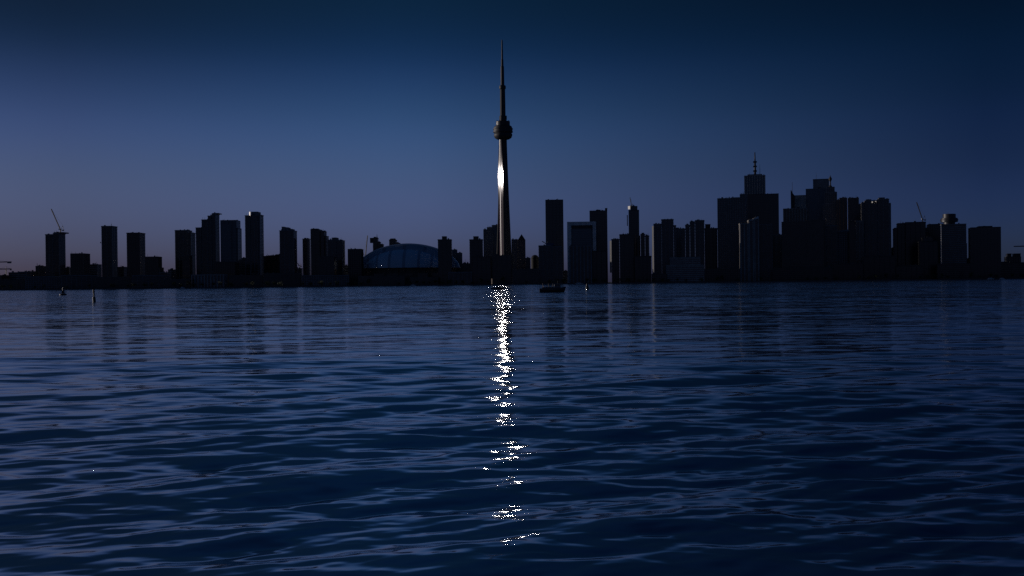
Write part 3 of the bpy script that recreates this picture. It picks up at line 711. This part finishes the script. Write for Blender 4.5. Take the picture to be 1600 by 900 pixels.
mb = MB(); vs, fs = shell(63.5 * u, 62, zi - zb, 0, -1, -18.5); mb.add(vs, fs, 0, True); mb.m = [1 if (i_ % 44) % 5 == 2 else 0 for i_ in range(len(mb.m))]
o = mb.build('front_roof_shell', [M['dome'], M['middome']], root); o.location = (-2.5 * u, 0, zb)
mb = MB(); N = 48; pts = [(80 * u * math.cos(2 * math.pi * k / N) * .985, 30 + 95 * math.sin(2 * math.pi * k / N)) for k in range(N)]
mb.prism(pts, 0, zb - .02, 0)
pts2 = [(x * 1.01, 30 + (y - 30) * 1.01) for x, y in pts]; mb.prism(pts2, zb - 3.4, zb - .6, 0)
for k in range(N):
    x, y = pts[k]; mb.box(x - 1.2, x + 1.2, y - 2.2, y + 2.2, 0, zb - 3.41, 0)
mb.build('stadium_drum', M['brown'], root)
mb = MB()
for k in range(5): x = -46 * u + k * 22 * u; mb.box(x, x + 15 * u, -66.5, -64, 4, zb - 12)
mb.build('concourse_glazing', M['dglass'], root)
bld('st1', 'low block with a pale gable on the shore before the stadium', 1985, [(560, 632, 431), (640, 684, 433)], 'office', 'brown', depth=18, yaw=FACE, name='waterfront_block')

# ------------------------------------------------------------------ the great communication tower
TD = 2310.0
tb = at(788.6, 446, TD); ttop = at(784.2, 63, TD)
TX = (tb.x + at(786, 200, TD).x) / 2
tower = empty('communication_tower', (TX, TD, GZ))
tag(tower, 'very tall concrete tower with a round pod and needle antenna, sun glaring off its shaft', 'tower')
def zz(y): return at(786, y, TD).z - GZ
U = TD / F
# shaft: three tapering legs round a core; the bay between two legs faces the half way direction of sun and lens
to_cam = (Vector((0, 0, 0)) - Vector((TX, TD, 0))).normalized(); to_sun = Vector((SUN_DIR.x, SUN_DIR.y, 0)).normalized()
nrm = (to_cam + to_sun).normalized(); NA = math.atan2(nrm.y, nrm.x)      # heading of the mirror bay
def ring(z):
    t = z / zz(217); Rl = (8.9 + 12.2 * (1 - t) ** 1.25); hw = 3.0 + 1.6 * (1 - t); rc = 6.6
    pts = []
    for k in range(3):
        la = NA + math.pi / 3 + k * 2 * math.pi / 3
        d = Vector((math.cos(la), math.sin(la))); s = Vector((-d.y, d.x))
        q = rc * .95
        for r_, w_ in ((q, -hw * .8), (Rl * .9, -hw), (Rl, -hw * .6), (Rl, hw * .6), (Rl * .9, hw), (q, hw * .8)):
            p = d * r_ + s * w_; pts.append((p.x, p.y, z))
    return pts
mb = MB(); zs = [zz(217) * k / 24 for k in range(25)]; vs = []; n = 18
for z in zs: vs += ring(z)
fs = [(j * n + i, j * n + (i + 1) % n, (j + 1) * n + (i + 1) % n, (j + 1) * n + i) for j in range(24) for i in range(n)]
fs.append(tuple(24 * n + i for i in range(n))); mb.add(vs, fs)
mb.build('shaft', M['tower'], tower)
# bowed mirror panel added across the sunward bay for the sun glint, and the glass lift shaft on it
s2 = Vector((-nrm.y, nrm.x, 0))
def bowed(half, off, bow, z0, z1, th=1.0, n=8, half_top=None):
    vs = []
    levels = [(z0, half), (z1, half)] if half_top is None else [(z0, half), (250, 9.3), (z1, half_top)]
    for z, hf in levels:
        for k in range(n + 1):
            t = -1 + 2 * k / n; p = nrm * (off + half * bow / 2 * (1 - t * t)) + s2 * (hf * t); vs.append((p.x, p.y, z))
        for k in (n, 0):
            t = -1 + 2 * k / n; p = nrm * (off - th) + s2 * (hf * t); vs.append((p.x, p.y, z))
    m = n + 3
    L_ = len(levels) - 1
    fs = [(j * m + i, j * m + (i + 1) % m, (j + 1) * m + (i + 1) % m, (j + 1) * m + i) for j in range(L_) for i in range(m)]
    fs += [tuple(range(m - 1, -1, -1)), tuple(range(L_ * m, L_ * m + m))]
    return vs, fs
mb = MB(); vs, fs = bowed(12.0, 8.4, 0.003, 30, zz(218.5), half_top=4.8); b_ = len(fs)
mb.add(vs, fs, 0, False)
pc_ = mb.build('glint_panel', M['mirror'], tower)
mb = MB(); vs, fs = bowed(.55, 9.2, 0.002, 20, zz(217.5), th=.75, n=2); mb.add(vs, fs)
mb.build('elevator_glass', M['lift'], tower)
# pod
def rz_(px): return px / 2 * U
mb = MB(); mb.lathe([(rz_(12), zz(218.5)), (rz_(20), zz(217.5)), (rz_(26), zz(215.5)), (rz_(28.6), zz(212.5)), (rz_(28.8), zz(210)), (rz_(27), zz(208.6))], 56, smooth=True)
mb.build('radome', M['fabric'] if False else M['podm'], tower)
mb = MB(); mb.lathe([(rz_(27), zz(208.5)), (rz_(27.6), zz(207.6)), (rz_(30.6), zz(207)), (rz_(30.8), zz(205.6)), (rz_(29.8), zz(205.2)), (rz_(29.8), zz(202.6)), (rz_(30.8), zz(202.2)), (rz_(30.8), zz(201)), (rz_(28.4), zz(200.4)), (rz_(28.4), zz(199)), (rz_(27), zz(197.6)), (rz_(22.5), zz(196.4))], 56)
mb.build('observation_deck', M['podm'], tower)
mb = MB(); mb.lathe([(rz_(21.8), zz(196.6)), (rz_(21.8), zz(190.4)), (rz_(20.5), zz(189.8))], 56)
for k in range(12):
    t = 2 * math.pi * k / 12; mb.box(rz_(20) * math.cos(t) - .6, rz_(20) * math.cos(t) + .6, rz_(20) * math.sin(t) - .6, rz_(20) * math.sin(t) + .6, zz(190), zz(188.6))
mb.build('pod_roof', M['dark'], tower)
mb = MB()
for k in range(6):
    t0 = 2 * math.pi * k / 6
mb.lathe([(rz_(11.4), zz(190)), (rz_(11), zz(181.6)), (rz_(8.6), zz(180.6)), (rz_(8.4), zz(165)), (rz_(7.9), zz(139.6))], 6)
mb.box(rz_(8), rz_(12.4), -2, 2, zz(187), zz(181)); mb.build('upper_shaft', M['tower'], tower)
mb = MB(); mb.lathe([(rz_(7.8), zz(140)), (rz_(10), zz(138.6)), (rz_(10.4), zz(136)), (rz_(9.8), zz(134)), (rz_(6), zz(133))], 40, smooth=False); mb.build('upper_pod', M['podm'], tower)
mb = MB(); mb.lathe([(rz_(5.8), zz(133.2)), (rz_(5.2), zz(104)), (rz_(4), zz(103.4)), (rz_(3.6), zz(93)), (rz_(2.8), zz(92.4)), (rz_(2.6), zz(78)), (rz_(2.3), zz(77.6)), (rz_(2.1), zz(66)), (rz_(1.6), zz(62.2))], 16)
for y in (128, 122, 116, 110, 104, 98, 93, 86): mb.lathe([(rz_(5.9 - (133 - y) * .085), zz(y)), (rz_(5.9 - (133 - y) * .085), zz(y) + 1)], 16)
mb.build('antenna', M['steel'], tower)
mb = MB(); N = 24; mb.lathe([(30, 0), (30, 12), (26, 12.4), (26, 16)], 24); mb.build('base_hall', M['brown'], tower)


# ------------------------------------------------------------------ cranes
def lattice(mb, a, b, w, r, n):
    a, b = Vector(a), Vector(b); d = (b - a).normalized(); u_ = d.orthogonal().normalized(); w_ = d.cross(u_)
    cs = [u_ * w + w_ * w, u_ * w - w_ * w, -u_ * w - w_ * w, -u_ * w + w_ * w]
    for c in cs: mb.bar(a + c, b + c, r)
    for k in range(n):
        p, q = a + (b - a) * k / n, a + (b - a) * (k + 1) / n
        for i in range(4): mb.bar(p + cs[i], q + cs[(i + 1) % 4], r * .6)


def luffer(label, base, tip, mast_h, D, s=1.0, th=.3):
    """base and tip of the raised jib in photo pixels"""
    b, t = at(*base, D), at(*tip, D)
    root = empty('tower_crane', (b.x, D, b.z - mast_h)); tag(root, label, 'crane', 'construction cranes over the skyline')
    mb = MB(); lattice(mb, (0, 0, 0), (0, 0, mast_h - 1), .9 * s, th * .8, 8); mb.build('mast', M['steel'], root)
    d = t - b; sg = -1 if d.x > 0 else 1
    mb = MB(); lattice(mb, (0, 0, mast_h), (d.x, 0, mast_h + d.z), .6 * s, th, 14); mb.build('jib', M['steel'], root)
    mb = MB(); mb.box(min(0, sg * 7 * s) - .8, max(0, sg * 7 * s) + .8, -1.2, 1.2, mast_h - 1, mast_h); mb.box(min(sg * 4.5 * s, sg * 7 * s), max(sg * 4.5 * s, sg * 7 * s), -1.3, 1.3, mast_h - 2.6, mast_h - 1.01)
    mb.build('machinery_deck', M['dark'], root)
    mb = MB(); mb.bar((sg * 1, 0, mast_h), (sg * 5 * s, 0, mast_h + 9 * s), th); mb.bar((sg * 6.5 * s, 0, mast_h), (sg * 5 * s, 0, mast_h + 9 * s), th); mb.bar((sg * 5 * s, 0, mast_h + 9 * s), (d.x * .96, 0, mast_h + d.z * .97), .09)
    mb.build('back_frame', M['steel'], root)
    mb = MB(); mb.box(-sg * 2.2 - .9, -sg * 2.2 + .9, -2.4, -.8, mast_h - .2, mast_h + 2.2); mb.build('cab', M['white'], root)
    return root


luffer('luffing crane with raised jib on the roof of the left slab tower', (94.5, 359), (80, 326.5), 6, 2215, 1.0, .38)
luffer('thin luffing crane with near vertical jib behind the square tower by the dome', (571, 401), (574.3, 368), 30, 2300, .8, .36)
luffer('tiny luffing crane on top of the slender tower', (987, 322), (984.3, 308.5), 4, 2262, .5, .3)
luffer('luffing crane leaning left above the unfinished wide tower', (1441.5, 343), (1432.2, 316), 8, 2195, .9, .32)
luffer('very small crane jib over the low block right of the rounded crest tower', (468.5, 415.5), (464.5, 411), 12, 2290, .5, .3)
luffer('short crane jib over the ribbed block before the plain slab', (853.5, 381), (847, 377), 5, 2045, .5, .32)


def hammer(label, mx, yj, ybot, x0, x1, D, th=.34):
    p = at(mx, yj, D); pb_ = at(mx, ybot, D); root = empty('tower_crane', (p.x, D, GZ)); tag(root, label, 'crane', 'construction cranes over the skyline')
    z = p.z - GZ; a, b = at(x0, yj, D).x - p.x, at(x1, yj, D).x - p.x; u_ = D / F
    mb = MB(); lattice(mb, (0, 0, 0), (0, 0, z - .5), .8, th * .8, 12); mb.build('mast', M['steel'], root)
    mb = MB(); lattice(mb, (a, 0, z), (b, 0, z), .5, th, 18); mb.build('jib', M['steel'], root)
    mb = MB(); mb.bar((0, 0, z + .5), (0, 0, z + 4 * u_), .5); mb.bar((0, 0, z + 4 * u_), (a * .8, 0, z + .6), .12); mb.bar((0, 0, z + 4 * u_), (b * .8, 0, z + .6), .12); mb.build('apex', M['steel'], root)
    c = b if abs(b) < abs(a) else a
    mb = MB(); mb.box(min(c * .75, c * .98), max(c * .75, c * .98), -1, 1, z - 3.2, z - .51); mb.build('counterweight', M['grey'], root)


hammer('upper flat jib crane at the far left edge of the skyline', -8, 409.5, 430, -40, 18, 2400, .42)
hammer('small flat jib crane standing fully in view at the far left', 9.5, 420.3, 430, -3, 18, 2300, .34)
hammer('flat jib crane reaching in from the right edge of the skyline', 1622, 384.5, 410, 1584, 1635, 2400, .4)

# ------------------------------------------------------------------ trees along the quay
def make_tree(seed, h, w):
    rr = random.Random(seed); root = empty('shore_tree', (0, 0, 0))
    tb_ = MB(); tb_.bar((0, 0, 0), (0, 0, h * .45), .28, n=7, r2=.18)
    for k in range(5):
        t = rr.uniform(0, 6.28); tb_.bar((0, 0, h * rr.uniform(.25, .45)), (math.cos(t) * w * .3, math.sin(t) * w * .3, h * rr.uniform(.55, .8)), .12, n=5, r2=.04)
    tb_.build('trunk', M['bark'], root)
    cb = MB()
    clumps = [(rr.gauss(0, w * .2), rr.gauss(0, w * .2), h * rr.uniform(.4, .86), rr.uniform(.16, .3) * w) for _ in range(13)]
    for _ in range(520):
        cx_, cy_, cz_, cr_ = rr.choice(clumps)
        v = Vector((rr.gauss(0, 1), rr.gauss(0, 1), rr.gauss(0, 1))).normalized() * cr_ * rr.uniform(.5, 1.05)
        p = Vector((cx_, cy_, cz_)) + Vector((v.x, v.y, v.z * .8)); a_ = Vector((rr.gauss(0, 1), rr.gauss(0, 1), rr.gauss(0, 1))).normalized()
        b_2 = a_.orthogonal().normalized(); s_ = rr.uniform(.25, .55)
        cb.add([tuple(p + a_ * s_), tuple(p + b_2 * s_ * .7), tuple(p - a_ * s_), tuple(p - b_2 * s_ * .7)], [(0, 1, 2, 3)])
    cb.build('crown', M['leaf'], root)
    return root


protos = [make_tree(1, 9, 7.5), make_tree(2, 11.5, 8), make_tree(3, 8, 8.5)]
used = [False] * 3
rr = random.Random(5)
x = -20.0
spots = []
while x < 1640:
    if not (590 < x < 600 or 1216 < x < 1250): spots.append(x)
    x += rr.choice([9, 11, 14, 17, 24, 36])
tree_labels = ['dark broad leaved tree in the row along the far quay', 'tall dark tree in the row along the far quay', 'squat dark tree in the row along the far quay']
for x in spots:
    k = rr.randrange(3)
    t = protos[k] if not used[k] else copy_tree(protos[k]); used[k] = True
    D = SHORE + rr.uniform(8, 28); p = at(x, 445, D); sc_ = rr.uniform(.7, 1.15)
    t.location = (p.x, D, GZ); t.rotation_euler = (0, 0, rr.uniform(0, 6.28)); t.scale = (sc_, sc_, sc_ * rr.uniform(.85, 1.1))
    tag(t, tree_labels[k], 'tree', 'trees along the far quay')

# ------------------------------------------------------------------ boats
def hull_mb(L_, W, H, bow=1):
    """boat hull, bow towards +x, waterline at z 0"""
    mb = MB(); secs = 12; vs = []
    for i in range(secs + 1):
        t = i / secs; x = -L_ / 2 + L_ * t
        w = W / 2 * (1 - max(0, (t - .55) / .45) ** 2.2) * (.9 + .1 * min(1, t * 4)); w = max(w, .04)
        sh = H * (1 + .35 * max(0, (t - .5) / .5) ** 2); fl = .55 + .25 * (1 - t)
        rake = .35 * L_ / 8 * max(0, (t - .9) / .1)
        vs += [(x - rake, 0, -.35), (x - rake, -w * fl, -.2), (x, -w, sh * .6), (x + rake, -w, sh), (x + rake, w, sh), (x, w, sh * .6), (x - rake, w * fl, -.2)]
    n = 7; fs = []
    for i in range(secs):
        for k in range(n): fs.append((i * n + k, i * n + (k + 1) % n, (i + 1) * n + (k + 1) % n, (i + 1) * n + k)[::-1])
    fs += [tuple(range(n)), tuple(secs * n + k for k in range(n - 1, -1, -1))]
    mb.add(vs, fs); return mb


def at_water(x, y):
    """water point seen at pixel x, y"""
    a, b = at(x, y, 1000.0), Vector((0, 0, CAM_H)); d = a - b; t = -CAM_H / d.z
    return b + d * t


# the nearer tour boat
p = at_water(863, 456.8); Dm = p.y; u = Dm / F
boat = empty('tour_boat', (p.x, p.y, 0)); tag(boat, 'dark hulled tour boat with an open canopy crossing right of the glitter', 'boat')
Lb = 40 * u
hull_mb(Lb, 2.8, 6.4 * u).build('hull', M['hull'], boat)
mb = MB(); mb.box(-Lb * .40, Lb * .30, -1.41, -1.3, 6.4 * u, 8.0 * u); mb.box(-Lb * .40, Lb * .30, 1.3, 1.41, 6.4 * u, 8.0 * u); mb.box(-Lb * .401, -Lb * .39, -1.3, 1.3, 6.4 * u, 8 * u); mb.build('bulwark', M['hull'], boat)
mb = MB(); c0 = Lb * .08; mb.box(c0, c0 + 1.9, -1.0, 1.0, 6 * u, 13.2 * u); mb.box(c0 - .2, c0 + 2.15, -1.15, 1.15, 13.21 * u, 13.8 * u); cab = mb.build('wheelhouse', M['grey'], boat)
mb = MB(); mb.box(c0 + .25, c0 + .85, -1.03, -1.002, 9.5 * u, 12.4 * u); mb.box(c0 + 1.05, c0 + 1.65, -1.03, -1.002, 9.5 * u, 12.4 * u); mb.box(c0 + 1.902, c0 + 1.93, -.8, .8, 9.5 * u, 12.4 * u); mb.build('window', M['dglass'], cab)
mb = MB(); mb.box(-Lb * .38, c0 - .4, -1.25, 1.25, 14.0 * u, 14.5 * u)
mb.build('canopy', M['hull'], boat)
for sx in (-Lb * .37, -Lb * .15, c0 - .5):
    for sy in (-1.2, 1.2):
        mb = MB(); mb.bar((sx, sy, 7.5 * u), (sx, sy, 14 * u), .05, n=6); mb.build('canopy_post', M['steel'], boat)
for k in range(4):
    mb = MB(); xb_ = -Lb * .33 + k * .85; mb.box(xb_, xb_ + .4, -.95, .95, 5.9 * u, 8.4 * u); mb.box(xb_ - .1, xb_, -.95, .95, 5.9 * u, 10.2 * u); mb.build('bench', M['brown'], boat)
mb = MB(); mb.bar((c0 + 1, 0, 13.8 * u), (c0 + 1, 0, 19 * u), .04, n=6, r2=.02); mb.build('mast', M['steel'], boat)
mb = MB()
for k in range(5): mb.bar((Lb * .32 + k * .28, -1.2 + k * .2, 6.6 * u), (Lb * .32 + k * .28, -1.2 + k * .2, 9.4 * u), .025, n=5)
mb.bar((Lb * .32, -1.2, 9.4 * u), (Lb * .32 + 1.12, -.4, 9.4 * u), .03, n=5); mb.build('bow_rail', M['steel'], boat)

# the small motorboat in the glitter
p = at_water(777.5, 452.2); u = p.y / F
boat = empty('motorboat', (p.x, p.y, 0)); tag(boat, 'small low motorboat silhouetted at the far end of the glitter', 'boat')
Lb = 19 * u; hull_mb(Lb, 2.0, 2.6 * u).build('hull', M['hull'], boat)
mb = MB(); mb.xz([(-.6, 2.4 * u), (1.2, 2.4 * u), (.7, 4.6 * u), (-.5, 4.6 * u)], -.7, .7); mb.build('windscreen', M['dglass'], boat)
mb = MB(); mb.box(-Lb / 2 - .35, -Lb / 2 + .25, -.25, .25, .1, 2.5 * u); mb.build('outboard_motor', M['rubber'], boat)
mb = MB(); mb.box(-1.9, -1.4, -.8, .8, 2.0 * u, 3.4 * u); mb.build('bench', M['brown'], boat)

# moored white craft along the quay
for k, (x, ln, lab) in enumerate([(1548, 13, 'long white yacht moored below the lone square tower'), (1566, 9, 'short white yacht moored right of the long one'),
                                  (905, 15, 'white ferry moored below the framed tower'), (285, 8, 'small white boat moored at the left part of the quay'), (646, 10, 'white launch moored before the stadium')]):
    p = at(x, 446, SHORE - 5); b = empty('moored_boat', (p.x, SHORE - 5, 0)); tag(b, lab, 'boat', 'boats moored at the far quay')
    hull_mb(ln, 3.2, 1.4).build('hull', M['white'], b)
    mb = MB(); mb.box(-ln * .3, ln * .18, -1.1, 1.1, 1.3, 3.0); mb.box(-ln * .28, ln * .12, -1.2, 1.2, 3.001, 3.15); cb_ = mb.build('cabin', M['white'], b)
    mb = MB(); mb.box(-ln * .27, ln * .15, -1.13, -1.102, 2.0, 2.6); mb.build('window', M['dglass'], cb_)

# ------------------------------------------------------------------ buoys
p = at_water(98.5, 461.2); u = p.y / F
b = empty('bell_buoy', (p.x, p.y, 0)); tag(b, 'squat wide based navigation buoy with a tapering cage at the left', 'buoy')
mb = MB(); mb.lathe([(4.2 * u, -.5), (5.2 * u, .1), (5.2 * u, .45), (3.6 * u, .65)], 28); mb.build('float', M['paint'], b)
mb = MB()
for k in range(6):
    t = 2 * math.pi * k / 6; mb.bar((2.6 * u * math.cos(t), 2.6 * u * math.sin(t), .6), (.9 * u * math.cos(t), .9 * u * math.sin(t), 7 * u), .12, n=5)
mb.lathe([(1.7 * u, 3 * u), (1.1 * u, 6 * u), (.9 * u, 7.5 * u)], 12); mb.build('cage', M['paint'], b)
mb = MB(); mb.lathe([(.9 * u, 7.5 * u), (1.0 * u, 9 * u), (.5 * u, 11 * u), (.35 * u, 13 * u)], 12); mb.build('lantern', M['dark'], b)

p = at_water(147.3, 471.8); u = p.y / F
b = empty('spar_buoy', (p.x, p.y, 0), 0); b.rotation_euler = (0, R(-2.5), 0); tag(b, 'tall thin spar buoy with a thick lower float, nearest the camera', 'buoy')
mb = MB(); mb.lathe([(2.3 * u, -.4), (2.4 * u, 6.6 * u), (2.1 * u, 7.6 * u), (1.2 * u, 8.2 * u)], 20); mb.build('float', M['green'], b)
mb = MB(); mb.lathe([(1.25 * u, 8.1 * u), (1.2 * u, 14 * u), (1.5 * u, 14.2 * u), (1.5 * u, 18.8 * u), (1.2 * u, 19.6 * u)], 16); mb.build('topmark', M['green'], b)

p = at_water(917.5, 453); u = p.y / F
b = empty('can_buoy', (p.x, p.y, 0)); tag(b, 'small can shaped buoy right of the tour boat', 'buoy')
mb = MB(); mb.lathe([(2.5 * u, -.4), (2.5 * u, 4.5 * u), (2.2 * u, 5.2 * u), (1.2 * u, 5.4 * u)], 20); mb.build('float', M['green'], b)
mb = MB(); mb.lathe([(1.2 * u, 5.41 * u), (1.5 * u, 6 * u), (1.5 * u, 9 * u), (1.1 * u, 9.4 * u)], 16); mb.build('lantern', M['dark'], b)
